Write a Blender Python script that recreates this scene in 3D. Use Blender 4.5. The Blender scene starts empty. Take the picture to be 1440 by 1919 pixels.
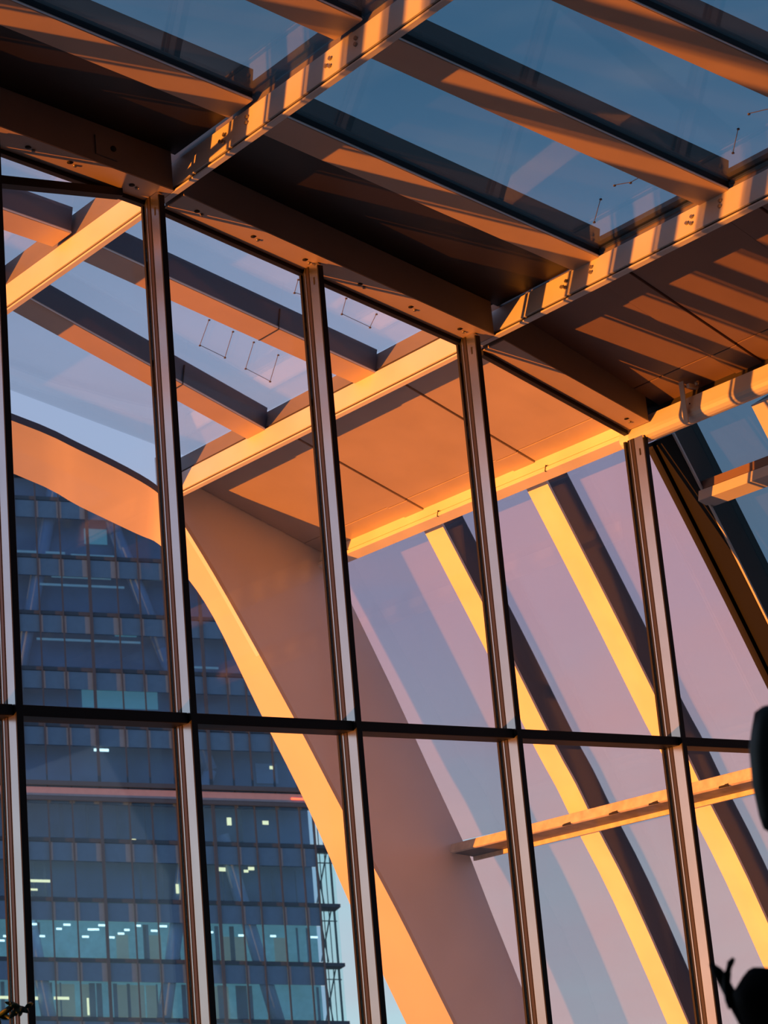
import bpy, bmesh, math, random
from mathutils import Vector, Matrix

# ------------------------------------------------------------------ scene, camera, light
sc = bpy.context.scene
C = sc.collection
random.seed(7)
# All lengths are metres; the eye of the viewer is the origin, the floor is 1.65 below it.
# X runs along the gable wall, Y through it to the outside, Z up.
cd = bpy.data.cameras.new('camera'); cam = bpy.data.objects.new('camera', cd); C.objects.link(cam)
right = Vector((0.78578876, -0.61236416, -0.08686863))
down = Vector((0.1004236, 0.26490989, -0.95902964))
fwd = Vector((0.61028774, 0.74487105, 0.26965902))
cam.matrix_world = Matrix(((right.x, -down.x, -fwd.x, 0), (right.y, -down.y, -fwd.y, 0), (right.z, -down.z, -fwd.z, 0), (0, 0, 0, 1)))
cd.sensor_fit = 'VERTICAL'; cd.sensor_height = 36; cd.lens = 36 * 3880.27 / 1919
cd.clip_start = 0.05; cd.clip_end = 2000
cd.dof.use_dof = True; cd.dof.focus_distance = 12.5; cd.dof.aperture_fstop = 8.0
sc.camera = cam
sc.view_settings.view_transform = 'Standard'; sc.view_settings.look = 'None'
sc.view_settings.gamma = 1; sc.view_settings.exposure = 0; sc.view_settings.use_curve_mapping = False
sc.cycles.transparent_max_bounces = 40
sc.cycles.max_bounces = 10
sc.cycles.diffuse_bounces = 3

SUN = Vector((1, -0.365, 0.15)).normalized()          # direction the light travels, at sunset
sl = bpy.data.lights.new('sun', 'SUN'); sun = bpy.data.objects.new('sun', sl); C.objects.link(sun)
sun.rotation_euler = SUN.to_track_quat('-Z', 'Y').to_euler()
sl.energy = 9.2; sl.color = (1.0, 0.25, 0.018); sl.angle = math.radians(0.45)

w = bpy.data.worlds.new('evening_sky'); sc.world = w; w.use_nodes = True
nt = w.node_tree; nt.nodes.clear()
def N(t, **k):
    n = nt.nodes.new(t)
    for a, b in k.items(): setattr(n, a, b)
    return n
def LK(a, b): nt.links.new(a, b)
tc = N('ShaderNodeTexCoord'); sep = N('ShaderNodeSeparateXYZ'); LK(tc.outputs['Generated'], sep.inputs[0])
mr = N('ShaderNodeMapRange'); mr.inputs['From Min'].default_value = -0.2; mr.inputs['From Max'].default_value = 1.0
LK(sep.outputs['Z'], mr.inputs['Value'])
cr = N('ShaderNodeValToRGB'); LK(mr.outputs[0], cr.inputs[0])
el = cr.color_ramp.elements
def stop(z, c):
    e = el.new((z + 0.2) / 1.2); e.color = (*c, 1)
el[0].position = 0.0; el[0].color = (0.07, 0.08, 0.105, 1)
el[1].position = 1.0; el[1].color = (0.08, 0.16, 0.28, 1)
stop(-0.012, (0.11, 0.12, 0.15)); stop(0.01, (0.60, 0.84, 0.90)); stop(0.10, (0.52, 0.72, 0.82))
stop(0.22, (0.46, 0.55, 0.76)); stop(0.36, (0.40, 0.50, 0.74)); stop(0.46, (0.19, 0.33, 0.53))
# warm glow around the setting sun
dt = N('ShaderNodeVectorMath', operation='DOT_PRODUCT'); dt.inputs[1].default_value = (-0.94, 0.34, 0.02)
LK(tc.outputs['Generated'], dt.inputs[0])
gl = N('ShaderNodeMapRange'); gl.inputs['From Min'].default_value = 0.80; gl.inputs['From Max'].default_value = 1.0
LK(dt.outputs['Value'], gl.inputs['Value'])
pw = N('ShaderNodeMath', operation='POWER'); pw.inputs[1].default_value = 2.0; LK(gl.outputs[0], pw.inputs[0])
# faint lavender clouds
mp = N('ShaderNodeMapping'); mp.inputs['Scale'].default_value = (2.0, 2.0, 7.0); LK(tc.outputs['Generated'], mp.inputs[0])
nz = N('ShaderNodeTexNoise'); nz.inputs['Scale'].default_value = 2.2; nz.inputs['Detail'].default_value = 4; LK(mp.outputs[0], nz.inputs[0])
cl = N('ShaderNodeMapRange'); cl.inputs['From Min'].default_value = 0.48; cl.inputs['From Max'].default_value = 0.72
cl.inputs['To Max'].default_value = 0.55; LK(nz.outputs[0], cl.inputs['Value'])
mx = N('ShaderNodeMixRGB'); mx.inputs[2].default_value = (0.66, 0.53, 0.62, 1); LK(cl.outputs[0], mx.inputs[0]); LK(cr.outputs[0], mx.inputs[1])
mg = N('ShaderNodeMixRGB'); mg.inputs[2].default_value = (1.0, 0.55, 0.30, 1); LK(pw.outputs[0], mg.inputs[0]); LK(mx.outputs[0], mg.inputs[1])
bg = N('ShaderNodeBackground'); bg.inputs[1].default_value = 0.92; LK(mg.outputs[0], bg.inputs[0])
wo = N('ShaderNodeOutputWorld'); LK(bg.outputs[0], wo.inputs[0])

# ------------------------------------------------------------------ materials
MATS = {}
def mat(name, col, rough=0.5, metal=0.0, spec=0.5, var=0.06, scale=3.0, emit=None, estr=0.0, bump=0.0):
    m = bpy.data.materials.new(name); m.use_nodes = True
    t = m.node_tree; b = t.nodes['Principled BSDF']
    b.inputs['Roughness'].default_value = rough; b.inputs['Metallic'].default_value = metal
    b.inputs['Specular IOR Level'].default_value = spec
    tcn = t.nodes.new('ShaderNodeTexCoord'); n = t.nodes.new('ShaderNodeTexNoise')
    n.inputs['Scale'].default_value = scale; n.inputs['Detail'].default_value = 4
    t.links.new(tcn.outputs['Object'], n.inputs['Vector'])
    r = t.nodes.new('ShaderNodeValToRGB')
    r.color_ramp.elements[0].position = 0.3; r.color_ramp.elements[1].position = 0.7
    r.color_ramp.elements[0].color = (*[c * (1 - var) for c in col], 1)
    r.color_ramp.elements[1].color = (*[min(1, c * (1 + var)) for c in col], 1)
    t.links.new(n.outputs[0], r.inputs[0]); t.links.new(r.outputs[0], b.inputs['Base Color'])
    if bump:
        bp = t.nodes.new('ShaderNodeBump'); bp.inputs['Strength'].default_value = bump; bp.inputs['Distance'].default_value = 0.01
        t.links.new(n.outputs[0], bp.inputs['Height']); t.links.new(bp.outputs[0], b.inputs['Normal'])
    if emit:
        b.inputs['Emission Color'].default_value = (*emit, 1); b.inputs['Emission Strength'].default_value = estr
    MATS[name] = m
    return m
def glass(name, tint, dust=0.0, dustcol=(0.8, 0.78, 0.76), ior=1.45, gloss=0.02, dscale=1.2):
    m = bpy.data.materials.new(name); m.use_nodes = True
    t = m.node_tree; t.nodes.clear()
    o = t.nodes.new('ShaderNodeOutputMaterial')
    tr = t.nodes.new('ShaderNodeBsdfTransparent'); tr.inputs[0].default_value = (*tint, 1)
    cur = tr.outputs[0]
    if dust > 0:
        df = t.nodes.new('ShaderNodeBsdfDiffuse'); df.inputs[0].default_value = (*dustcol, 1)
        tcn = t.nodes.new('ShaderNodeTexCoord'); n = t.nodes.new('ShaderNodeTexNoise'); n.inputs['Scale'].default_value = dscale
        n.inputs['Detail'].default_value = 5
        t.links.new(tcn.outputs['Object'], n.inputs['Vector'])
        mr_ = t.nodes.new('ShaderNodeMapRange'); mr_.inputs['From Min'].default_value = 0.3; mr_.inputs['From Max'].default_value = 0.7
        mr_.inputs['To Min'].default_value = dust * 0.85; mr_.inputs['To Max'].default_value = dust * 1.15
        t.links.new(n.outputs[0], mr_.inputs['Value'])
        mm = t.nodes.new('ShaderNodeMixShader'); t.links.new(mr_.outputs[0], mm.inputs[0])
        t.links.new(cur, mm.inputs[1]); t.links.new(df.outputs[0], mm.inputs[2]); cur = mm.outputs[0]
    g = t.nodes.new('ShaderNodeBsdfGlossy'); g.inputs['Roughness'].default_value = gloss
    r0 = ((ior - 1) / (ior + 1)) ** 2          # Schlick reflectance of one face
    lw = t.nodes.new('ShaderNodeLayerWeight'); lw.inputs[0].default_value = 0.5
    p5 = t.nodes.new('ShaderNodeMath'); p5.operation = 'POWER'; p5.inputs[1].default_value = 5.0; t.links.new(lw.outputs['Facing'], p5.inputs[0])
    fr = t.nodes.new('ShaderNodeMath'); fr.operation = 'MULTIPLY_ADD'; fr.inputs[1].default_value = 1 - r0; fr.inputs[2].default_value = r0
    t.links.new(p5.outputs[0], fr.inputs[0])
    m2 = t.nodes.new('ShaderNodeMixShader'); t.links.new(fr.outputs[0], m2.inputs[0])
    t.links.new(cur, m2.inputs[1]); t.links.new(g.outputs[0], m2.inputs[2])
    t.links.new(m2.outputs[0], o.inputs[0])
    MATS[name] = m
    return m
cream = mat('cream_paint', (0.73, 0.73, 0.73), 0.42)
sunlit_cream = mat('sunlit_cream_paint', (0.84, 0.83, 0.78), 0.40)  # lighter copy of the cream, with the brightness of full sun painted in
champ = mat('champagne_paint', (0.56, 0.43, 0.34), 0.42)
sunlit_shell = mat('sunlit_shell_paint', (0.76, 0.69, 0.63), 0.40, scale=1.2)  # copy of the shell paint, warmed for the sun on the underside
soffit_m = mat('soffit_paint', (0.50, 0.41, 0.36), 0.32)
shaded_soffit_m = mat('shaded_soffit_paint', (0.25, 0.17, 0.145), 0.45)  # soffit paint again, darkened for the shade inside the glass
grey_web = mat('grey_web_paint', (0.060, 0.080, 0.13), 0.5)
inner_web = mat('inner_web_paint', (0.05, 0.06, 0.065), 0.5)
shaded_beam_m = mat('shaded_beam_paint', (0.23, 0.20, 0.185), 0.5)  # beam face darkened in colour because it turns from the sun
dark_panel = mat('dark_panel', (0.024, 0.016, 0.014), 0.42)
shaded_upper_m = mat('shaded_web_paint', (0.20, 0.19, 0.21), 0.5)  # shade on the set-back upper strip, put into its colour
slot_m = mat('dark_slot', (0.03, 0.025, 0.022), 0.7)
alu = mat('satin_aluminium', (0.62, 0.61, 0.60), 0.24, metal=1.0)
black = mat('black_profile', (0.007, 0.007, 0.009), 0.55, spec=0.25)
brown_seal = mat('brown_seal', (0.022, 0.011, 0.008), 0.4)
bolt_m = mat('steel_bolt', (0.35, 0.32, 0.30), 0.35, metal=0.6)
hole_m = mat('hole_dark', (0.01, 0.008, 0.008), 0.8)
shaded_shell = mat('shaded_shell_paint', (0.86, 0.88, 0.94), 0.4, scale=1.2)  # cooler copy for the unlit near face, its shade put into the colour
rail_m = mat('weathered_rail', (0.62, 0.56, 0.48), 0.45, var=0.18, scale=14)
glint_m = mat('edge_glint_paint', (0.85, 0.85, 0.86), 0.35)  # light caught along the rib edge, painted as a white strip
shaded_leaf = mat('shaded_plant_leaf', (0.010, 0.028, 0.026), 0.4, var=0.25, scale=6)  # green kept very dark, standing in for shade on the leaf
silhouette_leaf = mat('silhouette_plant_leaf', (0.003, 0.005, 0.004), 0.6, spec=0.2)  # near-black, so the shaded leaves read as silhouettes by colour alone
soil_m = mat('planter_stone', (0.16, 0.15, 0.14), 0.8)
floor_m = mat('stone_floor', (0.10, 0.09, 0.085), 0.55)
wall_m = mat('inner_wall', (0.07, 0.06, 0.055), 0.7)
gable_glass = glass('gable_glass', (0.95, 0.97, 0.98), ior=1.35)
roof_glass = glass('tinted_roof_glass', (0.50, 0.64, 0.69), dust=0.02, ior=1.6)
eave_glass = glass('eave_glass', (0.96, 0.97, 0.98), dust=0.07, ior=1.4)
side_glass = glass('dusty_side_glass', (0.85, 0.76, 0.79), dust=0.07, ior=1.4, dscale=0.7)
side_glass_in = glass('tinted_side_glass', (0.45, 0.56, 0.60), dust=0.02, ior=1.5)
wire_m = mat('thin_wire', (0.10, 0.10, 0.12), 0.6)

# ------------------------------------------------------------------ mesh helpers
def link(name, me, m, parent=None):
    o = bpy.data.objects.new(name, me); C.objects.link(o)
    if m: me.materials.append(m)
    if parent: o.parent = parent
    return o
def finish(bm, name, bevel=0.0, smooth=False):
    bmesh.ops.recalc_face_normals(bm, faces=bm.faces)
    if bevel:
        bmesh.ops.bevel(bm, geom=list(bm.edges), offset=bevel, segments=1, profile=0.5, affect='EDGES')
    me = bpy.data.meshes.new(name); bm.to_mesh(me); bm.free()
    if smooth:
        for p in me.polygons: p.use_smooth = True
    return me
def hexa(name, lo, hi, m, parent=None, bevel=0.0):
    """Solid between two quads (four points each, same order)."""
    bm = bmesh.new(); a = [bm.verts.new(p) for p in lo]; b = [bm.verts.new(p) for p in hi]
    bm.faces.new(a[::-1]); bm.faces.new(b)
    for i in range(4):
        j = (i + 1) % 4; bm.faces.new((a[i], a[j], b[j], b[i]))
    return link(name, finish(bm, name, bevel), m, parent)
def box(name, x0, x1, y0, y1, z0, z1, m, parent=None, bevel=0.0):
    return hexa(name, [(x0, y0, z0), (x1, y0, z0), (x1, y1, z0), (x0, y1, z0)], [(x0, y0, z1), (x1, y0, z1), (x1, y1, z1), (x0, y1, z1)], m, parent, bevel)
def prism(name, poly, vec, m, parent=None, bevel=0.0, smooth=False):
    bm = bmesh.new(); vec = Vector(vec)
    a = [bm.verts.new(p) for p in poly]; b = [bm.verts.new(Vector(p) + vec) for p in poly]
    bm.faces.new(a); bm.faces.new(b[::-1]); n = len(a)
    for i in range(n):
        j = (i + 1) % n; bm.faces.new((a[i], b[i], b[j], a[j]))
    return link(name, finish(bm, name, bevel, smooth), m, parent)
def loft(name, secs, m, parent=None, smooth=False, bevel=0.0):
    """Closed sections of equal vertex count joined into one solid."""
    bm = bmesh.new(); rows = [[bm.verts.new(p) for p in s] for s in secs]; n = len(rows[0])
    for r0, r1 in zip(rows, rows[1:]):
        for i in range(n):
            j = (i + 1) % n; bm.faces.new((r0[i], r0[j], r1[j], r1[i]))
    bm.faces.new(rows[0][::-1]); bm.faces.new(rows[-1])
    return link(name, finish(bm, name, bevel, smooth), m, parent)
def tube(name, pts, r, m, parent=None, sides=6, radii=None):
    secs = []; pts = [Vector(p) for p in pts]
    for i, p in enumerate(pts):
        d = (pts[min(i + 1, len(pts) - 1)] - pts[max(i - 1, 0)]).normalized()
        up = Vector((0, 0, 1)) if abs(d.z) < 0.9 else Vector((1, 0, 0))
        e1 = d.cross(up).normalized(); e2 = d.cross(e1); rr = radii[i] if radii else r
        secs.append([p + (e1 * math.cos(2 * math.pi * k / sides) + e2 * math.sin(2 * math.pi * k / sides)) * rr for k in range(sides)])
    return loft(name, secs, m, parent, smooth=sides > 6)
def thing(name, label, cat, loc=(0, 0, 0), group=None):
    o = bpy.data.objects.new(name, None); C.objects.link(o)
    o.empty_display_size = 0.1
    o['label'] = label; o['category'] = cat
    if group: o['group'] = group
    return o
def struct(name, label=None):
    o = bpy.data.objects.new(name, None); C.objects.link(o); o['kind'] = 'structure'
    if label: o['label'] = label
    return o
def tag(o, label, cat, group=None):
    o['label'] = label; o['category'] = cat
    if group: o['group'] = group
    return o

# ------------------------------------------------------------------ the form of the roof
YG = 10.0                                  # plane of the gable glass
P = {1: (6.572, 5.448, 0.17), 2: (9.126, 4.913, 0.29), 3: (10.56, 4.44, 0.29)}   # lower left edge of each purlin: x, z, lean
def gz(x):                                 # underside of the gable head beam
    if x < 6.572: return 5.448 + 0.13 * (6.572 - x)
    if x < 9.126: return 5.448 - (x - 6.572) * (0.535 / 2.554)
    return 4.913 - (x - 9.126) * 0.305
def rz(x):                                 # underside of the ribs
    return 5.685 - (0.13 if x < 6.572 else 0.217) * (x - 6.572)
def soz(x): return 5.045 - 0.367 * (x - 9.3)   # soffit of the third bay
SP = [(10.66, 4.62), (11.05, 3.93), (11.40, 3.30), (11.76, 2.63), (11.94, 2.33), (12.11, 2.0), (12.45, 1.38), (12.92, 0.34), (13.35, -0.75), (13.68, -1.65)]  # underside of the side fins
def smooth_line(pts, n=4):
    out = []
    for i in range(len(pts) - 1):
        p0, p1, p2, p3 = [Vector(pts[max(0, min(len(pts) - 1, j))]) for j in (i - 1, i, i + 1, i + 2)]
        for q in range(n):
            t = q / n
            out.append(0.5 * ((2 * p1) + (p2 - p0) * t + (2 * p0 - 5 * p1 + 4 * p2 - p3) * t * t + (3 * p1 - p0 - 3 * p2 + p3) * t ** 3))
    out.append(Vector(pts[-1])); return out
SP = [(p[0], p[1]) for p in smooth_line(SP, 3)]
def spx(z):
    for (x0, z0), (x1, z1) in zip(SP, SP[1:]):
        if z1 <= z <= z0: return x0 + (x1 - x0) * (z0 - z) / (z0 - z1)
    return SP[-1][0]
XL = -3.0                                  # the roof is built this far to the left
YF, YE = 1.0, 13.85                        # front end of the roof, near face of the edge arch

# ------------------------------------------------------------------ room shell
fl = box('floor', XL - 2, 13.6, -9, 10.1, -1.85, -1.65, floor_m); fl['kind'] = 'structure'
wb = box('wall_back', XL - 2, 13.6, -9.2, -9, -1.85, 8.0, wall_m); wb['kind'] = 'structure'
cl_ = hexa('ceiling_back', [(XL, -9, 6.95), (13.0, -9, 4.4), (13.0, YF, 4.4), (XL, YF, 6.95)], [(XL, -9, 7.1), (13.0, -9, 4.6), (13.0, YF, 4.6), (XL, YF, 7.1)], wall_m)
cl_.name = 'ceiling'; cl_['kind'] = 'structure'
wl = box('wall_left_blocker', XL - 2.2, XL - 2, -9, 9.7, -1.85, 8.0, wall_m); wl['kind'] = 'structure'  # unseen wall added to block sky light from the left

# ------------------------------------------------------------------ purlins
def sec(px, pz, lean, pts, y):
    c = math.cos(math.atan(lean)); s = math.sin(math.atan(lean))
    return [(px + a * c + b * s, y, pz - a * s + b * c) for a, b in pts]
def purlin(k, label, y0, y1, top=0.42):
    px, pz, ln = P[k]
    t = thing('purlin', label, 'roof beam', group='purlins running out through the gable')
    def ext(nm, pts, m, bev=0.0):
        return loft(nm, [sec(px, pz, ln, pts, y0), sec(px, pz, ln, pts, y1)], m, t, bevel=bev)
    ext('web', [(0, 0.038), (0.042, 0.038), (0.042, 0.225), (0, 0.225)], cream, 0.003)
    ext('upper_web', [(0.016, 0.225), (0.040, 0.225), (0.040, top), (0.016, top)], shaded_upper_m)
    ext('slot', [(0.014, 0.014), (0.034, 0.014), (0.034, 0.038), (0.014, 0.038)], slot_m)
    ext('bottom_flange', [(-0.002, 0), (0.040, 0), (0.040, 0.014), (-0.002, 0.014)], cream, 0.003)
    return t
pur1 = purlin(1, 'cream purlin running from the top edge down past the second mullion to the left edge', YF, YE + 0.3)
pur2 = purlin(2, 'cream purlin with orange and grey shadow stripes running from the middle to the right edge', YF, YE + 0.1, 0.40)

# third purlin: a lipped beam outside, with a rounded cover inside the glass
t3 = thing('purlin', 'glowing golden purlin at the foot of the outside soffit above the side fins', 'roof beam', group='purlins running out through the gable')
px, pz, ln = P[3]
def ext3(nm, pts, m, y0, y1, par, bev=0.0, smooth=False):
    return loft(nm, [sec(px, pz, ln, pts, y0), sec(px, pz, ln, pts, y1)], m, par, smooth, bev)
ext3('web', [(0, 0.05), (0.10, 0.05), (0.10, 0.19), (0, 0.19)], sunlit_cream, YG + 0.02, YE + 0.02, t3, 0.004)
ext3('slot', [(0.012, 0.036), (0.09, 0.036), (0.09, 0.05), (0.012, 0.05)], slot_m, YG + 0.02, YE + 0.02, t3)
ext3('bottom_flange', [(-0.01, 0), (0.11, 0), (0.11, 0.036), (-0.01, 0.036)], sunlit_cream, YG + 0.02, YE + 0.02, t3, 0.003)
for y in (10.9, 12.2):
    ext3('joint', [(-0.013, -0.004), (0.0, -0.004), (0.0, 0.05), (-0.013, 0.05)], slot_m, y, y + 0.008, t3)
t3b = thing('round_edge_beam', 'cream beam with rounded underside striped grey and orange at right', 'roof beam')
rp = [(0.0, 0.045), (0.0, 0.15), (0.13, 0.15), (0.13, 0.045)] + [(0.065 + 0.065 * math.cos(a), 0.045 + 0.065 * math.sin(a)) for a in [-math.pi * k / 8 for k in range(1, 8)]]
rp = [(a - 0.02, b - 0.045) for a, b in rp]
ext3('cover', rp, cream, YF, YG + 0.085, t3b, 0.0)
ext3('back_strip', [(0.055, 0.09), (0.10, 0.09), (0.10, 0.36), (0.055, 0.36)], slot_m, YF, YG - 0.02, t3b)
for y in (9.37, 9.92, 8.3):
    ext3('screw', [(-0.024, 0.045), (-0.024, 0.053), (-0.016, 0.053), (-0.016, 0.045)], hole_m, y, y + 0.008, t3b)

# bolts where the ribs meet the purlins
def bolts(par, k, y, rows, m=bolt_m):
    px, pz, ln = P[k]
    for (dy, h) in rows:
        c = Vector(sec(px, pz, ln, [(0, h)], y + dy)[0]); n = (Vector(sec(px, pz, ln, [(-1, 0)], 0)[0]) - Vector(sec(px, pz, ln, [(0, 0)], 0)[0]))
        tube('bolt', [c, c + n * 0.014], 0.013, m, par, sides=6)

# ------------------------------------------------------------------ ribs
def rib_seg(par, A, B, W, depth, mf, mw, out=True):
    """one straight rib length; A, B on the near lower edge"""
    A, B = Vector(A), Vector(B); d = (B - A); n = Vector((-d.z, 0, d.x)).normalized()
    if n.z < 0 and abs(n.z) > 0.05: n = -n
    if d.z < -abs(d.x): n = Vector((abs(d.z), 0, abs(d.x))).normalized()
    Yw = Vector((0, W, 0)); i = Vector((0, 0.006, 0)); t = 0.022
    hexa('flange', [A, B, B + Yw, A + Yw], [A + n * t, B + n * t, B + n * t + Yw, A + n * t + Yw], mf, par, 0.003)
    e_ = Vector((0, -0.002, 0)); hexa('edge_glint', [A + n * 0.004 + e_, B + n * 0.004 + e_, B + n * 0.004, A + n * 0.004], [A + n * 0.013 + e_, B + n * 0.013 + e_, B + n * 0.013, A + n * 0.013], glint_m, par)
    lo = [A + n * t + i, B + n * t + i, B + n * t + Yw - i, A + n * t + Yw - i]
    if out:
        hexa('web', lo, [Vector(p) + n * (depth - t) for p in lo], mw, par)
    else:                                   # the glass sits low inside: a black seal below it, the web shows through it
        mid = [Vector(p) + n * 0.045 for p in lo]
        hexa('seal', lo, mid, black, par)
        hexa('web', mid, [Vector(p) + n * (depth + 0.02 - t) for p in lo], mw, par)
RW, RD = 0.25, 0.20
RIBS = [  # y at the first purlin, y at the second, outside?, label
    (8.93, 8.77, False, 'roof rib next to the dark panels, first inside the gable'),
    (7.86, 7.62, False, 'roof rib between the two broad blue roof panes'),
    (6.82, 6.47, False, 'roof rib at the upper right corner over blue glass'),
    (5.76, 5.30, False, 'roof rib nearest the viewer above the frame'),
    (11.07, 11.17, True, 'outside roof rib nearest the gable glass, orange below and grey in front'),
    (12.05, 12.60, True, 'outside roof rib nearest the edge arch, orange below and grey in front')]
for ya, yb, out, lab in RIBS:
    t = thing('roof_rib', lab, 'roof rib', group='ribs between the purlins')
    mw = grey_web if out else inner_web
    rib_seg(t, (XL, ya - 0.1, rz(XL)), (6.60, ya, rz(6.572)), RW, RD, champ, mw, out)
    rib_seg(t, (6.68, ya, rz(6.68)), (9.19, yb, rz(9.19)), RW, RD, champ, mw, out)
    if out:
        for x in (8.30, 5.2):
            y = ya + (yb - ya) * max(0, (x - 6.7) / 2.5)
            hexa('splice', [(x, y - 0.003, rz(x) - 0.003), (x + 0.007, y - 0.003, rz(x + 0.007) - 0.003), (x + 0.007, y + RW, rz(x + 0.007) - 0.003), (x, y + RW, rz(x) - 0.003)],
                 [(x + 0.03, y - 0.003, rz(x) + 0.16), (x + 0.037, y - 0.003, rz(x) + 0.16), (x + 0.037, y + RW, rz(x) + 0.16), (x + 0.03, y + RW, rz(x) + 0.16)], slot_m, t)
    if not out:
        for k, y in ((1, ya), (2, yb)):
            bolts(t, k, y, [(0.30, 0.10), (0.30, 0.15), (0.34, 0.12), (0.06, 0.12), (0.06, 0.16)])

# ------------------------------------------------------------------ roof glazing
def pane_b(par, xa, xb, ya0, yb0, ya1, yb1, m, lift=RD - 0.02, name='pane'):
    """pane between two ribs; y at xa / xb for its near and far edge"""
    if name == 'pane': ya0 -= 0.012; yb0 -= 0.012; ya1 += 0.012; yb1 += 0.012; xa -= 0.03; xb += 0.02
    def pt(x, y, dz): return (x + 0.2 * (lift + dz), y, rz(x) + lift + dz)
    hexa(name, [pt(xa, ya0, 0), pt(xb, yb0, 0), pt(xb, yb1, 0), pt(xa, ya1, 0)], [pt(xa, ya0, 0.012), pt(xb, yb0, 0.012), pt(xb, yb1, 0.012), pt(xa, ya1, 0.012)], m, par)
win2 = struct('window_2'); win3 = struct('window_3'); cei = struct('ceiling_1')
inner = [(YF, YF), (5.76, 5.30), (6.82, 6.47), (7.86, 7.62), (8.93, 8.77)]
for (a0, b0), (a1, b1) in zip(inner, inner[1:]):
    o = RW if a0 > YF else 0
    pane_b(win2, XL, 6.60, a0 + o - 0.1, a0 + o, a1 - 0.1, a1, roof_glass, 0.05)
    pane_b(win3, 6.70, 9.19, a0 + o, b0 + o, a1, b1, roof_glass, 0.05)
outer = [(10.0, 10.0), (11.07, 11.17), (12.05, 12.60), (YE, YE)]
for (a0, b0), (a1, b1) in zip(outer, outer[1:]):
    o = RW if a0 > 10.0 else 0.03
    pane_b(win2, XL, 6.60, a0 + o - 0.1, a0 + o, a1 - 0.1, a1, eave_glass)
    pane_b(win3, 6.70, 9.19, a0 + o, b0 + o, a1, b1, eave_glass)
# dark lining panels between the gable head beam and the first rib, and soffit panels of the third bay
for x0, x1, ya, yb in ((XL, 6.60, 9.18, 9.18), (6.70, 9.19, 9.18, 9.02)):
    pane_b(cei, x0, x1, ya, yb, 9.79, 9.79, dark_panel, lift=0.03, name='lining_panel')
def soffit_piece(name, x0, x1, y0, y1, m, dz=0.0, th=0.03, par=cei):
    p = [(x0, y0, soz(x0) + dz), (x1, y0, soz(x1) + dz), (x1, y1, soz(x1) + dz), (x0, y1, soz(x0) + dz)]
    return hexa(name, p, [(a, b, c + th) for a, b, c in p], m, par, 0.002)
g = 0.005
ribY = [5.30, 6.47, 7.62, 8.77, 11.17, 12.50]
ys = [YF] + [v for y in ribY[:4] for v in (y, y + RW)] + [9.78]
def bay3(ys, m, strip0):
    for i, (y0, y1) in enumerate(zip(ys, ys[1:])):
        if y1 - y0 < 0.02: continue
        st = (i % 2 == 1)
        dz = strip0 + (-0.012 if st else 0.0)
        soffit_piece('rib_strip' if st else 'soffit_panel', 9.21, 10.42, y0 + g, y1 - g, m, dz)
        soffit_piece('border_panel', 10.428, 10.70, y0 + g, y1 - g, m, dz)
bay3(ys, shaded_soffit_m, 0.085)
bay3([YG + 0.02, 11.05, 11.05 + RW, 12.42, 12.42 + RW, YE], soffit_m, 0.0)
for y0, y1, dz in ((YF, 9.99, 0.12), (9.99, YE, 0.035)):
    p = [(9.2, y0, soz(9.2) + dz), (10.72, y0, soz(10.72) + dz), (10.72, y1, soz(10.72) + dz), (9.2, y1, soz(9.2) + dz)]
    hexa('soffit_backing', p, [(a_, b_, c_ + 0.03) for a_, b_, c_ in p], slot_m, cei)

# thin wire outlines on the eave panes and roof panes
def glz(x): return rz(x) + RD - 0.026
def wire(par, pts):
    if pts[0][1] < 10: P3 = [(x + 0.01, y, rz(x) + 0.045) for x, y in pts]
    else: P3 = [(x + 0.2 * RD, y, glz(x)) for x, y in pts]
    for a, b in zip(P3, P3[1:]): tube('wire', [a, b], 0.0025, wire_m, par, sides=4)
    for q in P3: tube('stud', [q, (q[0], q[1], q[2] - 0.008)], 0.009, wire_m, par, sides=6)

# ------------------------------------------------------------------ gable head beam (follows the roof, then runs down the side)
YH = 9.77
hb = thing('gable_head_beam', 'brown beam with round bolt holes along the top of the gable glass', 'beam')
def head_seg(xa, xb, top=None):
    def sect(x, tp): return [(x, YH, gz(x) + 0.008), (x, YG - 0.012, gz(x) + 0.008), (x, YG - 0.012, tp), (x, YH, tp)]
    ta = rz(xa) + 0.03 if xa < 9.0 else soz(xa) + 0.10
    tb = rz(xb) + 0.03 if xb < 9.15 else soz(xb) + 0.10
    loft('beam_length', [sect(xa, ta), sect(xb, tb)], shaded_beam_m, hb, bevel=0.003)
    loft('lit_underside', [[(x, YH - 0.002, gz(x)), (x, YG - 0.012, gz(x)), (x, YG - 0.012, gz(x) + 0.008), (x, YH - 0.002, gz(x) + 0.008)] for x in (xa, xb)], champ, hb)  # underside paler than the face, sunlight set into its colour
head_seg(XL, 6.566); head_seg(6.64, 9.12); head_seg(9.20, 10.54)
for x0, x1 in ((XL, 6.566), (6.64, 9.12), (9.20, 10.54)):
    hexa('seal', [(x0, YG - 0.012, gz(x0) - 0.03), (x1, YG - 0.012, gz(x1) - 0.03), (x1, YG + 0.03, gz(x1) - 0.03), (x0, YG + 0.03, gz(x0) - 0.03)],
         [(x0, YG - 0.012, gz(x0) + 0.02), (x1, YG - 0.012, gz(x1) + 0.02), (x1, YG + 0.03, gz(x1) + 0.02), (x0, YG + 0.03, gz(x0) + 0.02)], black, hb)
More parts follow.
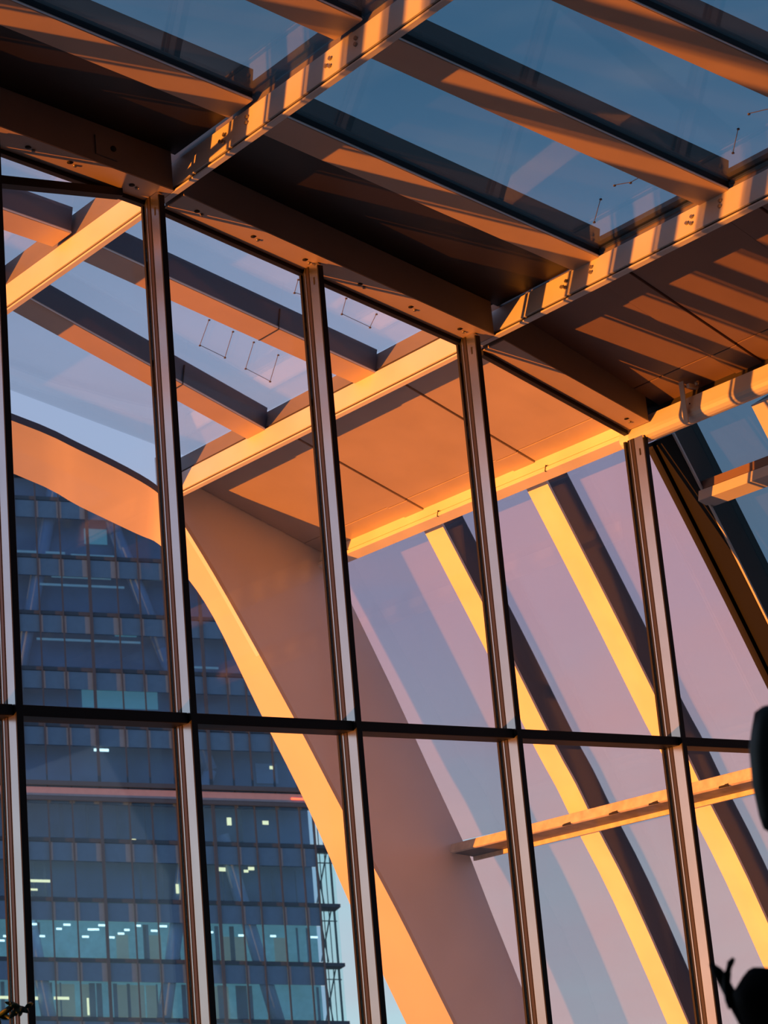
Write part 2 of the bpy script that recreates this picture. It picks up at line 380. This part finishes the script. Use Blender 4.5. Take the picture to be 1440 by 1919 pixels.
for x in (5.62, 5.90, 6.33, 6.80, 7.22, 7.62, 8.06, 8.48, 8.90, 10.42):
    y = 9.87
    tube('bolt_hole', [(x, y, gz(x) + 0.002), (x, y, gz(x) - 0.003)], 0.019, hole_m, hb, sides=10)
    tube('bolt', [(x + 0.04, y + 0.01, gz(x + 0.04) + 0.002), (x + 0.04, y + 0.01, gz(x + 0.04) - 0.010)], 0.012, bolt_m, hb, sides=8)
cp = hexa('cover_plate', [(6.02, YH - 0.012, 5.575), (6.17, YH - 0.012, 5.555), (6.17, YH, 5.555), (6.02, YH, 5.575)],
     [(6.02, YH - 0.012, 5.70), (6.17, YH - 0.012, 5.68), (6.17, YH, 5.68), (6.02, YH, 5.70)], shaded_beam_m, hb)
tube('bolt_hole', [(6.14, YH - 0.012, 5.63), (6.14, YH - 0.016, 5.63)], 0.02, hole_m, cp, sides=10)

# raking side frame of the gable
sf = thing('raking_side_frame', 'dark raking frame with a thin gold edge closing the gable at right', 'frame')
def side_strip(par, name, off0, off1, y0, y1, m, z_hi=4.5, z_lo=-1.65, bevel=0.0):
    zs = [z_hi] + [z for x, z in SP if z_lo < z < z_hi] + [z_lo]
    nx, nz_ = 0.88, 0.47
    secs = []
    for z in zs:
        x = spx(z)
        secs.append([(x + off0 * nx, y0, z + off0 * nz_), (x + off0 * nx, y1, z + off0 * nz_), (x + off1 * nx, y1, z + off1 * nz_), (x + off1 * nx, y0, z + off1 * nz_)])
    return loft(name, secs, m, par, bevel=bevel)
frame_m = mat('dark_frame', (0.065, 0.056, 0.052), 0.55)
side_strip(sf, 'frame_face', 0.02, 0.30, YH, YG - 0.02, frame_m, 4.42)
side_strip(sf, 'shade_strip', 0.0, 0.0195, YH + 0.014, YG - 0.031, black, 4.42)  # black strip that paints shade over the inner face
side_strip(sf, 'lit_edge', 0.004, 0.02, YH - 0.006, YH + 0.012, cream, 4.42)  # pale strip added to draw the lit edge
side_strip(sf, 'seal', -0.03, 0.02, YG - 0.03, YG + 0.03, black, 4.42)

# ------------------------------------------------------------------ gable glass, mullions and transoms
MX = [5.37, 6.492, 7.685, 8.995, 10.525]          # left face of each mullion in view
LX = [4.28, 3.22, 2.18, 1.16, 0.16, -0.84, -1.84, -2.84]
MLAB = ['leftmost tall grey mullion, cut off by the left picture edge', 'tall grey mullion second from left, its top under the left purlin',
        'tall grey mullion third from left, its top under the head beam between two purlins', 'tall grey mullion fourth from left, its top under the striped purlin',
        'rightmost tall grey mullion, its top under the rounded edge beam']
ZF = -1.65
def mullion(x, lab, group, rich=True):
    t = thing('mullion', lab, 'mullion', group=group)
    top = gz(x + 0.02) - 0.0
    if x > 10: top = 4.40
    web = box('web', x, x + 0.034, 9.838, 9.925, ZF, top, alu, t)
    box('front_strip', x + 0.0005, x + 0.0415, 9.828, 9.838, ZF, top - 0.02, black, t)
    box('back_strip', x - 0.004, x + 0.038, 9.925, 9.952, ZF, top, brown_seal, t)
    box('trim_bar', x - 0.006, x + 0.040, 9.958, 9.968, ZF, top, alu, t)
    box('seal', x - 0.003, x + 0.037, 9.952, 9.988, ZF, top, black, t)
    box('cap', x - 0.004, x + 0.038, 10.012, 10.03, ZF, top, black, t)
    if rich:
        box('bolt_slot', x - 0.002, x, 9.872, 9.885, top - 0.14, top - 0.09, hole_m, web)
    return t
for x, l in zip(MX, MLAB): mullion(x, l, 'mullions of the gable wall')
for x in LX: mullion(x, 'tall grey mullion standing left of the picture edge', 'mullions beyond the left edge', False)
allx = sorted(LX + MX)
win1 = struct('window_1')
ZT = 2.17
xs = allx + [None]
tr = thing('transom', 'long black transom crossing the whole gable below the middle', 'transom')
tr2 = thing('transom', 'short black transom at the upper left under the head beam', 'transom')
for i, x in enumerate(allx):
    xa = x + 0.036; last = (i == len(allx) - 1)
    if not last:
        xb = allx[i + 1] - 0.006
        prism('pane', [(xa, 9.99, ZT + 0.02), (xb, 9.99, ZT + 0.02), (xb, 9.99, gz(xb) + 0.01), (xa, 9.99, gz(xa) + 0.01)], (0, 0.012, 0), gable_glass, win1)
        prism('pane', [(xa, 9.99, ZF), (xb, 9.99, ZF), (xb, 9.99, ZT - 0.02), (xa, 9.99, ZT - 0.02)], (0, 0.012, 0), gable_glass, win1)
    else:
        def edge(z): return spx(z) + 0.02
        zs = [4.36, 3.93, 3.3, 2.63, ZT + 0.02]
        prism('pane', [(xa, 9.99, 4.36)] + [(edge(z), 9.99, z) for z in zs] + [(xa, 9.99, ZT + 0.02)], (0, 0.012, 0), gable_glass, win1)
        zs = [ZT - 0.02, 2.0, 1.38, 0.34, -0.75, ZF]
        prism('pane', [(xa, 9.99, ZT - 0.02)] + [(edge(z), 9.99, z) for z in zs] + [(xa, 9.99, ZF)], (0, 0.012, 0), gable_glass, win1)
        xb = spx(ZT) + 0.02
    box('bar', xa, xb + 0.004, 9.86, 10.02, ZT - 0.031, ZT + 0.031, black, tr, 0.003)
hexa('bar', [(4.3, 9.93, 5.19), (6.30, 9.93, 5.428), (6.30, 10.0, 5.428), (4.3, 10.0, 5.19)], [(4.3, 9.93, 5.25), (6.30, 9.93, 5.478), (6.30, 10.0, 5.478), (4.3, 10.0, 5.25)], black, tr2)

# ------------------------------------------------------------------ edge arch outside
k_ = YE / 13.7
near = [(XL, 6.78), (3.0, 6.10), (5.5, 5.72), (7.537, 5.324), (8.149, 5.15), (8.70, 4.955), (8.93, 4.82), (9.096, 4.623), (9.477, 4.042), (10.049, 3.083), (10.48, 2.313), (10.955, 1.493), (11.473, 0.516), (12.1, -0.65), (12.65, -1.65)]
near = [(x * k_ if x > 0 else x, z * k_ if z > -1.6 else z) for x, z in near]
far = [(XL, 6.75), (3.4, 6.05), (5.9, 5.62), (7.978, 5.147), (8.568, 4.935), (9.10, 4.755), (9.30, 4.66), (9.46, 4.40), (9.67, 4.00), (10.091, 3.182), (10.518, 2.37), (10.88, 1.56), (11.371, 0.56), (11.98, -0.65), (12.5, -1.65)]
fy = [14.45] * 6 + [14.4, 14.3] + [14.2] * 7
ea = thing('edge_arch', 'broad smooth curved end arch of the roof, orange band sweeping down to a pale leg', 'arch')
# underside and near face as separate cladding parts with thickness
def skin(name, A, B, off, m):
    secs = []
    for a, b in zip(A, B):
        a, b = Vector(a), Vector(b)
        secs.append([a, b, b + Vector(off(b)), a + Vector(off(a))])
    o = loft(name, secs, m, ea, smooth=True); o.data.set_sharp_from_angle(angle=math.radians(35)); return o
A = smooth_line([(x, YE, z) for x, z in near]); B = smooth_line([(x, y, z) for (x, z), y in zip(far, fy)])
near = [(p.x, p.z) for p in A]
def outw(p): return (0.0, 0.0, 0.035) if p[0] < 9.15 else (0.035, 0.0, 0.012)
skin('underside', A, B, outw, sunlit_shell)
# near face: thin lip over the glazed bays, a deep bulkhead under the soffit, then the wide leg
lip = [(x, z) for x, z in near if x < 9.1]
loft('lip', [[(x, YE - 0.004, z), (x, YE + 0.03, z), (x, YE + 0.03, z + 0.06), (x, YE - 0.004, z + 0.06)] for x, z in lip], grey_web, ea)
legn = [(x, z) for x, z in near if x > 8.95]
outer_leg = [(8.98, 5.25), (9.3, 5.12), (10.62, 4.66), (11.25, 3.42), (11.62, 2.65), (11.96, 1.95), (12.15, 1.45), (12.55, 0.45), (13.2, -0.7), (13.66, -1.65)]
bm = bmesh.new()
front = [bm.verts.new((x, YE + 0.001, z)) for x, z in legn] + [bm.verts.new((x, YE + 0.001, z)) for x, z in reversed(outer_leg)]
fc = bm.faces.new(front)
r = bmesh.ops.extrude_face_region(bm, geom=[fc]); vs = [v for v in r['geom'] if isinstance(v, bmesh.types.BMVert)]
bmesh.ops.translate(bm, verts=vs, vec=(0, 0.05, 0))
bmesh.ops.triangulate(bm, faces=[f for f in bm.faces if len(f.verts) > 4])
link('near_face', finish(bm, 'near_face'), shaded_shell, ea)
# outer cladding of the leg so the arch is a closed blade
loft('outer_face', [[(x, YE + 0.05, z), (x, 14.2, z), (x + 0.03, 14.2, z), (x + 0.03, YE + 0.05, z)] for x, z in outer_leg[2:]], shaded_shell, ea)

# ------------------------------------------------------------------ side fins, side glazing, rails
FIN = [(12.40, True, 'long sunlit yellow side fin nearer the pale arch leg'), (11.12, True, 'long sunlit yellow side fin at right next to the gable')]
for y, out, lab in FIN:
    t = thing('side_fin', lab, 'side fin', group='raking side fins outside the gable')
    side_strip(t, 'flange', 0.0, 0.022, y, y + 0.23, sunlit_cream, 4.60, bevel=0.0)
    side_strip(t, 'web', 0.022, 0.26, y + 0.006, y + 0.224, grey_web, 4.56)
for y, lab in ((8.77, 'dark side rib inside the gable, first behind the round edge beam'), (7.62, 'dark side rib inside at the right picture edge')):
    t = thing('side_rib', lab, 'side rib', group='raking side ribs inside the gable')
    side_strip(t, 'flange', 0.0, 0.022, y, y + 0.25, cream, 4.40)
    side_strip(t, 'web', 0.022, 0.24, y + 0.006, y + 0.244, inner_web, 4.40)
win4 = struct('window_4'); win5 = struct('window_5')
for y0, y1 in ((10.03, 11.12), (11.35, 12.40), (12.63, 14.7)):
    for zh, zl in ((4.56, 2.03), (2.02, -1.65)):
        side_strip(win4, 'pane', 0.245, 0.257, y0, y1, side_glass, zh, zl)
for y0, y1 in ((YF, 7.62), (7.87, 8.77), (9.02, YG - 0.2)):
    for zh, zl in ((4.50, 3.96), (3.95, -1.65)):
        side_strip(win5, 'pane', 0.225, 0.237, y0, y1, side_glass_in, zh, zl)
t4 = thing('side_rail', 'short orange lit rail inside on the side glass below the round edge beam', 'rail')
hexa('face', [(10.98, YF, 3.94), (11.10, YF, 3.90), (11.10, 9.80, 3.90), (10.98, 9.80, 3.94)], [(11.00, YF, 4.02), (11.12, YF, 3.99), (11.12, 9.80, 3.99), (11.00, 9.80, 4.02)], cream, t4, 0.003)
hexa('upper_lip', [(11.01, YF, 4.025), (11.14, YF, 4.0), (11.14, 9.80, 4.0), (11.01, 9.80, 4.025)], [(11.02, YF, 4.09), (11.15, YF, 4.06), (11.15, 9.80, 4.06), (11.02, 9.80, 4.09)], shaded_soffit_m, t4)
rail_shade = mat('rail_shade_grey', (0.16, 0.145, 0.15), 0.6, var=0.3, scale=9)  # greyer than the rest of the rail, shade put into the colour
t5 = thing('outer_rail', 'weathered golden rail crossing in front of the side fins outside', 'rail')
hexa('face', [(11.74, 10.10, 2.015), (11.77, 10.10, 2.00), (11.77, 13.86, 1.955), (11.74, 13.86, 1.965)], [(11.765, 10.10, 2.105), (11.795, 10.10, 2.09), (11.795, 13.86, 2.03), (11.765, 13.86, 2.04)], rail_m, t5, 0.004)
hexa('underside', [(11.77, 10.10, 2.012), (12.02, 10.10, 1.985), (12.02, 13.86, 1.93), (11.77, 13.86, 1.962)], [(11.77, 10.10, 2.03), (12.02, 10.10, 2.005), (12.02, 13.86, 1.95), (11.77, 13.86, 1.98)], rail_shade, t5)
hexa('lip', [(12.01, 10.10, 1.95), (12.035, 10.10, 1.95), (12.035, 13.86, 1.895), (12.01, 13.86, 1.895)], [(12.01, 10.10, 2.0), (12.035, 10.10, 2.0), (12.035, 13.86, 1.945), (12.01, 13.86, 1.945)], rail_m, t5)
for y in (10.55, 10.95, 11.30, 11.75, 12.30, 12.85):
    hexa('notch', [(11.737, y, 2.00 - 0.012 * (y - 10)), (11.742, y, 2.0 - 0.012 * (y - 10)), (11.742, y + 0.10, 2.0 - 0.012 * (y - 10)), (11.737, y + 0.10, 2.0 - 0.012 * (y - 10))],
         [(11.742, y, 2.025 - 0.012 * (y - 10)), (11.747, y, 2.025 - 0.012 * (y - 10)), (11.747, y + 0.10, 2.018 - 0.012 * (y - 10)), (11.742, y + 0.10, 2.018 - 0.012 * (y - 10))], hole_m, t5)
br = thing('bracket', 'small upright gold bracket clamped over the round edge beam', 'bracket')
box('plate', 10.515, 10.525, 9.375, 9.420, 4.35, 4.66, cream, br, 0.002)
box('arm', 10.525, 10.62, 9.33, 9.36, 4.60, 4.63, cream, br, 0.002)
tube('knob', [(10.56, 9.30, 4.62), (10.56, 9.27, 4.62)], 0.018, bolt_m, br, sides=8)

# wire outlines
for q in ([(8.047, 11.679), (8.217, 12.068), (8.455, 12.093), (8.267, 11.7)], [(8.466, 11.724), (8.665, 12.129), (8.915, 12.167), (8.707, 11.757)],
          [(8.158, 10.716), (8.248, 10.89), (8.353, 10.865)], [(8.545, 10.683), (8.661, 10.893), (8.919, 10.903), (8.831, 10.71)],
          [(8.716, 8.123), (8.763, 8.031), (8.764, 7.902)], [(8.764, 8.299), (8.919, 8.526)], [(8.734, 7.023), (8.78, 6.909)], [(8.8, 7.17), (8.958, 7.364)]):
    wire(win3, q)

# ------------------------------------------------------------------ office tower beyond
T0 = Vector((75.489, 118.723, 20.384)); TU = Vector((0.863, -0.496, -0.096)); TV = Vector((0, 0, 1)); TN = Vector((0.498, 0.867, 0.0))
def TP(s, t, d=0.0): return T0 + TU * s + TV * t + TN * d
def tbox(name, s0, s1, t0, t1, d0, d1, m, par):
    return hexa(name, [TP(s0, t0, d0), TP(s1, t0, d0), TP(s1, t0, d1), TP(s0, t0, d1)], [TP(s0, t1, d0), TP(s1, t1, d0), TP(s1, t1, d1), TP(s0, t1, d1)], m, par)
tw_frame = mat('tower_frame', (0.035, 0.06, 0.10), 0.5)
tw_band = mat('tower_spandrel', (0.10, 0.20, 0.34), 0.35)
tw_room = mat('tower_room', (0.15, 0.31, 0.50), 0.7, var=0.25, scale=0.3)
tw_brace = mat('tower_brace', (0.28, 0.48, 0.70), 0.6)
tw_roomlit = mat('tower_lit_room', (0.25, 0.42, 0.45), 0.7, var=0.5, scale=0.8, emit=(0.18, 0.50, 0.54), estr=0.34)
tw_glass = glass('tower_glass', (0.72, 0.82, 0.92), ior=1.55)
tw_glass_end = glass('tower_end_glass', (0.86, 0.97, 0.97), ior=1.3)
lamp_w = mat('office_lamp', (0.9, 0.95, 0.85), 0.5, emit=(0.80, 1.0, 0.86), estr=2.2)
lamp_y = mat('warm_office_lamp', (0.9, 0.8, 0.4), 0.5, emit=(1.0, 0.86, 0.42), estr=1.6)
lamp_r = mat('red_beacon', (0.8, 0.1, 0.05), 0.5, emit=(1.0, 0.10, 0.04), estr=3.0)
tw = thing('office_tower', 'blue glass office tower with diagonal braces seen through the gable', 'building')
cols = [-18.6, -17.0, -15.3, -13.6, -11.7, -10.1, -8.95, -7.5, -5.9, -4.0, -2.1, -0.58, 1.08, 2.3, 3.55, 5.1, 6.37, 7.88, 9.43, 10.35]
floors = [23.0, 20.96, 16.79, 12.75, 8.82, 4.94, 0.98, -2.85, -6.8, -10.72, -14.51, -18.5, -22.4]
heavy = (-4.0, 3.55, -11.7)
for i, (hi, lo) in enumerate(zip(floors, floors[1:])):
    litrow = lo < -10 or abs(hi + 6.8) < 0.1 or abs(hi + 10.72) < 0.1
    top = hi > 21
    end = -4.0 if top else 10.35            # the roof of the tower steps down
    for c0, c1 in zip(cols, cols[1:]):
        if c1 > end + 0.1: break
        tbox('window', c0 + 0.06, c1 - 0.06, lo + 0.16, hi - (0.6 if top else 1.42), 0.0, 0.04, tw_glass, tw)
        if top: continue
        tbox('spandrel', c0 + 0.06, c1 - 0.06, hi - 1.38, hi - 0.16, 0.02, 0.12, tw_band, tw)
    tbox('floor_slab', cols[0], end, hi - 0.13, hi + 0.13, -0.05, 9.0, tw_frame, tw)
    tbox('room_back', cols[0], end - 0.15, lo + 0.13, hi - 0.13, 1.75, 1.95, tw_roomlit if hi < -6 else tw_room, tw)
tbox('end_blocker', cols[0] - 0.3, cols[0] - 0.05, -24, 23.0, -0.2, 9.0, tw_frame, tw)  # unseen wall added to keep the sun out of the rooms
for c in cols:
    wd = 0.11 if c in heavy else 0.055
    tbox('facade_mullion', c - wd, c + wd, -24, 23.0 if c <= -4.0 else 20.96, -0.22, -0.02, tw_frame, tw)
def brace(s0, t0, s1, t1, r=0.5, d=0.9): tube('brace', [TP(s0, t0, d), TP(s1, t1, d)], r, tw_brace, tw, sides=10)
brace(-6.0, 22.7, -6.56, 20.19); brace(-6.56, 20.19, -9.75, 5.6); brace(-2.45, 20.8, -1.96, 18.86); brace(-1.96, 18.86, 0.8, 10.67); brace(0.8, 10.67, 3.6, 2.3)
brace(3.6, 2.3, 2.3, -1.0, 0.45); brace(4.11, -2.16, 7.07, -14.64); brace(7.07, -14.64, 9.0, -22); brace(0.8, -7.62, -0.75, -15.5); brace(1.6, -3.0, 0.8, -7.62); brace(-8.98, -8.83, -7.7, -16.5); brace(-9.9, -3.2, -8.98, -8.83)
tbox('light_band', cols[0], 10.3, 0.05, 0.62, -0.35, -0.2, mat('tower_light_band', (0.36, 0.30, 0.36), 0.5), tw)
tbox('dark_ledge', cols[0], 10.35, 0.75, 1.05, -0.55, -0.2, tw_frame, tw)
tbox('dark_ledge', cols[0], 10.35, -0.25, 0.0, -0.5, -0.2, tw_frame, tw)
tbox('beacon', 8.9, 10.1, 0.25, 0.36, -0.42, -0.36, lamp_r, tw)
# reflections in the upper floors, painted as faintly glowing pale strips
reflection_m = mat('tower_reflection_strip', (0.30, 0.50, 0.60), 0.4, emit=(0.25, 0.5, 0.58), estr=0.25)
for s0, s1, t in ((-9.2, -5.6, 17.2), (-5.2, -2.2, 17.1), (-1.0, 1.0, 16.9), (-6.6, -2.5, 15.5), (-7.5, -1.6, 14.9), (-6.0, -0.5, 12.4), (-7.8, -0.7, 11.0), (-9.2, -0.7, 6.1), (2.3, 4.6, 9.4), (2.4, 4.4, 5.2), (5.5, 8.0, 5.1), (0.2, 1.0, 15.6)):
    tbox('reflection_strip', s0, s1, t - 0.07, t + 0.07, 0.5, 0.62, reflection_m, tw)
teal_m = mat('tower_teal_screen', (0.15, 0.36, 0.42), 0.5, emit=(0.10, 0.34, 0.40), estr=0.45)
tbox('lit_screen', -4.9, 0.3, 6.5, 8.0, 1.4, 1.5, teal_m, tw)
tbox('lit_screen', -2.4, -0.9, 11.6, 12.5, 1.4, 1.5, teal_m, tw)
tbox('lit_screen', -4.2, -2.6, 18.2, 19.3, 1.4, 1.5, teal_m, tw)
tbox('lit_screen', 6.8, 8.3, 1.6, 3.0, 1.6, 1.7, tw_brace, tw)
W_ = [(-8.78, -8.44), (-7.14, -8.71), (-6.61, -8.43), (-8.26, -9.21), (-5.43, -9.19), (-5.06, -8.71), (-4.69, -8.7), (-4.33, -8.42), (-3.69, -9.2), (-3.08, -8.94), (-2.68, -8.69), (-1.92, -8.4), (-0.88, -8.71), (-0.26, -8.4), (4.9, -8.9), (7.05, -8.9), (9.81, -8.92), (2.78, -8.73), (-10.58, -9.26), (-10.93, -9.55)]
for s, t in W_:
    h = random.uniform(0.17, 0.27)
    tbox('office_lamp', s - h, s + h, t - 0.06, t + 0.06, 0.15, 0.35, lamp_w, tw)
Y_ = [(-10.81, -13.21, .5, .09), (-8.84, -13.23, .14, .1), (-7.18, -13.2, .5, .09), (-5.47, -13.71, .07, .55), (-8.24, -5.59, .65, .08), (-8.69, -6.17, .25, .06), (-1.9, -2.8, .15, .15), (0.83, -5.9, .1, .3), (3.93, -4.53, .22, .12), (5.53, -4.61, .15, .08), (5.89, -4.43, .2, .1), (4.61, -1.28, .15, .25), (7.08, -1.3, .2, .12), (7.78, 2.5, .14, .1), (-3.77, 3.34, .5, .08), (-4.9, 0.72, .12, .06), (-8.4, 0.75, .1, .05), (6.9, 0.85, .1, .05)]
for s, t, a, b in Y_:
    tbox('office_lamp', s - a, s + a, t - b, t + b, 0.15, 0.35, lamp_w if t > 0.6 and a < 0.13 or abs(s + 3.77) < .1 else lamp_y, tw)
# blinds and partitions standing in the lit floors
blind_m = mat('tower_blind', (0.10, 0.20, 0.30), 0.7)
glow_blind = mat('tower_glow_blind', (0.34, 0.42, 0.36), 0.7, emit=(0.42, 0.50, 0.36), estr=0.22)  # faint glow added to the blinds for the light of the rooms
for i in range(46):
    s = random.uniform(-11, 10); fl_ = random.choice([(-10.6, -8.25), (-14.4, -12.15), (-10.6, -8.25), (-14.4, -12.15), (-6.7, -4.4), (-2.7, -0.2)])
    wd = random.uniform(0.04, 0.2)
    tbox('blind', s - wd, s + wd, fl_[0], fl_[1], 1.0, 1.1, blind_m, tw)
for s, wd in ((-6.9, 0.6), (-5.5, 0.45), (-2.6, 0.9), (-0.2, 0.3), (3.4, 0.5), (-1.2, 0.4)):
    tbox('blind', s - wd, s + wd, -14.4, -12.2, 1.5, 1.6, glow_blind, tw)
for s, wd in ((4.4, 0.8), (-0.9, 0.5), (-3.0, 0.4), (7.6, 0.4)):
    tbox('blind', s - wd, s + wd, -10.5, -8.9, 1.5, 1.6, glow_blind, tw)
# glazed end bay with slender posts and floor plates
tbox('end_post', 11.60, 11.74, -24, -1.0, 3.0, 3.2, tw_frame, tw)
for s in (10.55, 10.85, 11.2): tbox('end_post', s, s + 0.06, -24, 1.0, 2.5, 2.6, tw_frame, tw)
for t in (-2.85, -6.8, -10.72, -14.51, -18.5):
    tbox('end_floor', 10.3, 11.74, t - 0.10, t + 0.12, 0.0, 3.2, tw_frame, tw)
    tbox('end_rail', 10.3, 11.74, t - 0.85, t - 0.78, 2.4, 2.5, tw_frame, tw)
    tbox('end_pane', 10.4, 11.7, t - 3.7, t - 0.15, 1.2, 1.24, tw_glass_end, tw)
    tube('end_brace', [TP(10.4, t - 3.6, 2.0), TP(11.3, t - 0.2, 2.0)], 0.05, tw_frame, tw, sides=6)
    tube('end_brace', [TP(10.9, t - 3.6, 2.2), TP(10.5, t - 0.2, 2.2)], 0.05, tw_frame, tw, sides=6)

# ------------------------------------------------------------------ plants in the room
def leaf(name, par, base, tip, width, bend, m, fold=0.25, facing=None):
    """broad leaf: lofted thin solid from base to tip with a midrib fold"""
    base, tip = Vector(base), Vector(tip); ax = tip - base; L = ax.length; ax.normalize()
    side = ax.cross(facing if facing else Vector((0.6, 0.75, 0.2))).normalized(); nrm = side.cross(ax)
    secs = []
    for i in range(13):
        u = i / 12; wv = width * (math.sin(math.pi * min(0.985, 0.06 + 0.93 * u)) ** 0.7)
        c = base + ax * L * u + nrm * bend * math.sin(math.pi * u)
        row = []
        for s in (-1, -0.5, 0, 0.5, 1): row.append(c + side * wv * s + nrm * (abs(s) * wv * fold + 0.003))
        for s in (1, 0.5, 0, -0.5, -1): row.append(c + side * wv * s + nrm * (abs(s) * wv * fold - 0.003))
        secs.append(row)
    return loft(name, secs, m, par, smooth=True)

pl = thing('foliage_plant', 'dark broad-leaved plant standing out of focus at the lower right', 'plant')
def rows_solid(name, rows, bulge, th, m, par):
    """leaf blade given by pairs of edge points; bulged towards the room and a few millimetres thick"""
    secs = []; n = Vector((-0.66, -0.75, 0.0)); N_ = len(rows)
    for k, (a, b) in enumerate(rows):
        a, b = Vector(a), Vector(b); w_ = (b - a).length
        row = []
        for j in range(7):
            u = j / 6; row.append(a.lerp(b, u) + n * (bulge * w_ * math.sin(math.pi * u)))
        for j in range(6, -1, -1):
            u = j / 6; row.append(a.lerp(b, u) + n * (bulge * w_ * math.sin(math.pi * u) - th))
        secs.append(row)
    return loft(name, secs, m, par, smooth=True)
UP = [((2.7068, 2.3014, 0.5803), (2.7272, 2.2781, 0.5765)), ((2.6922, 2.3191, 0.5776), (2.736, 2.2693, 0.5696)), ((2.6836, 2.3311, 0.5694), (2.7421, 2.2647, 0.5589)), ((2.6809, 2.3414, 0.5391), (2.7486, 2.2644, 0.527)), ((2.6791, 2.3497, 0.5111), (2.752, 2.2668, 0.4983)), ((2.6834, 2.3573, 0.4504), (2.7497, 2.2817, 0.4391)), ((2.691, 2.3583, 0.3962), (2.7382, 2.3047, 0.3884)), ((2.6956, 2.3565, 0.3752), (2.7236, 2.3248, 0.3706)), ((2.7048, 2.3475, 0.3649), (2.713, 2.3382, 0.3636))]
LOW = [((2.6015, 2.3368, 0.146), (2.6118, 2.3255, 0.1445)), ((2.5961, 2.343, 0.1425), (2.6341, 2.3006, 0.137)), ((2.5898, 2.3506, 0.1332), (2.6446, 2.2892, 0.1254)), ((2.5838, 2.3578, 0.1214), (2.6493, 2.2844, 0.1121)), ((2.5771, 2.3658, 0.1079), (2.6511, 2.283, 0.0975)), ((2.5793, 2.3642, 0.0882), (2.6497, 2.2854, 0.0784)), ((2.5858, 2.358, 0.0587), (2.6448, 2.2919, 0.0506)), ((2.6001, 2.3429, 0.0224), (2.6364, 2.302, 0.0175))]
rows_solid('leaf', UP, 0.25, 0.006, shaded_leaf, pl)
rows_solid('leaf', LOW, 0.20, 0.006, silhouette_leaf, pl)
HOOK = [(2.5669, 2.3442, 0.1623), (2.5624, 2.3496, 0.1545), (2.5586, 2.3547, 0.139), (2.5561, 2.3585, 0.1183), (2.5571, 2.3585, 0.0971), (2.5596, 2.3562, 0.0842)]
tube('shoot', HOOK, 0.005, silhouette_leaf, pl, sides=8, radii=[0.003, 0.006, 0.0065, 0.006, 0.006, 0.006])
STEM = [(2.5701, 2.3999, 0.1593), (2.5776, 2.3928, 0.1446), (2.5846, 2.3865, 0.1232), (2.5931, 2.3785, 0.0931), (2.6034, 2.3683, 0.0587), (2.6163, 2.3548, 0.0056), (2.6289, 2.3389, -0.0959), (2.66, 2.31, -0.6), (2.68, 2.30, -1.30)]
tube('stem', STEM, 0.01, silhouette_leaf, pl, sides=8, radii=[0.003, 0.009, 0.010, 0.011, 0.012, 0.013, 0.014, 0.016, 0.018])
tube('stem', [(2.717, 2.29, 0.578), (2.78, 2.25, 0.50), (2.80, 2.24, 0.2), (2.75, 2.26, -0.5), (2.69, 2.30, -1.30)], 0.008, silhouette_leaf, pl, sides=8)
tube('stem', [(2.618, 2.322, 0.03), (2.63, 2.32, -0.1), (2.67, 2.30, -0.7), (2.685, 2.30, -1.30)], 0.008, silhouette_leaf, pl, sides=8)
def planter(x, y, r, h, lab):
    t = thing('planter', lab, 'planter')
    pr = [(r * 0.78, 0), (r, h), (r * 0.9, h), (r * 0.88, h - 0.05)]
    bm = bmesh.new(); rows = []
    for rr, z in pr: rows.append([bm.verts.new((x + rr * math.cos(a), y + rr * math.sin(a), -1.65 + z)) for a in [2 * math.pi * k / 20 for k in range(20)]])
    for r0, r1 in zip(rows, rows[1:]):
        for i in range(20): bm.faces.new((r0[i], r0[(i + 1) % 20], r1[(i + 1) % 20], r1[i]))
    bm.faces.new(rows[0][::-1]); bm.faces.new(rows[-1])
    link('pot', finish(bm, 'pot'), soil_m, t)
    return t
planter(2.69, 2.30, 0.26, 0.42, 'round stone planter on the floor under the broad-leaved plant')
# slender sprig reaching up at the lower left
sp = thing('leafy_sprig', 'thin green leafy sprig at the lower left corner in front of the mullion', 'plant')
SPR = [(3.86, 7.69, -1.28), (3.88, 7.68, -0.6), (3.9038, 7.6628, 0.0435), (3.9642, 7.625, 0.3217), (4.0021, 7.6004, 0.4208), (4.0485, 7.5736, 0.4578), (4.0762, 7.5584, 0.4636), (4.1092, 7.5412, 0.4523)]
tube('stem', SPR, 0.004, shaded_leaf, sp, sides=6, radii=[0.01, 0.009, 0.007, 0.005, 0.004, 0.0035, 0.003, 0.002])
sprig_leaf = mat('sprig_leaf', (0.022, 0.055, 0.020), 0.5, var=0.3, scale=20)
for k in range(34):
    u = random.uniform(0, 1); i = 2 + min(4, int(u * 5)); f_ = u * 5 - int(u * 5) if u < 1 else 1
    b = Vector(SPR[i]).lerp(Vector(SPR[i + 1]), f_)
    d = Vector((random.uniform(-1, 1), random.uniform(-1, 0.6), random.uniform(-0.9, 0.5))).normalized()
    leaf('leaf', sp, b, b + d * random.uniform(0.035, 0.075), random.uniform(0.006, 0.011), 0.006, sprig_leaf)
planter(3.86, 7.69, 0.26, 0.42, 'round stone planter on the floor under the leafy sprig')
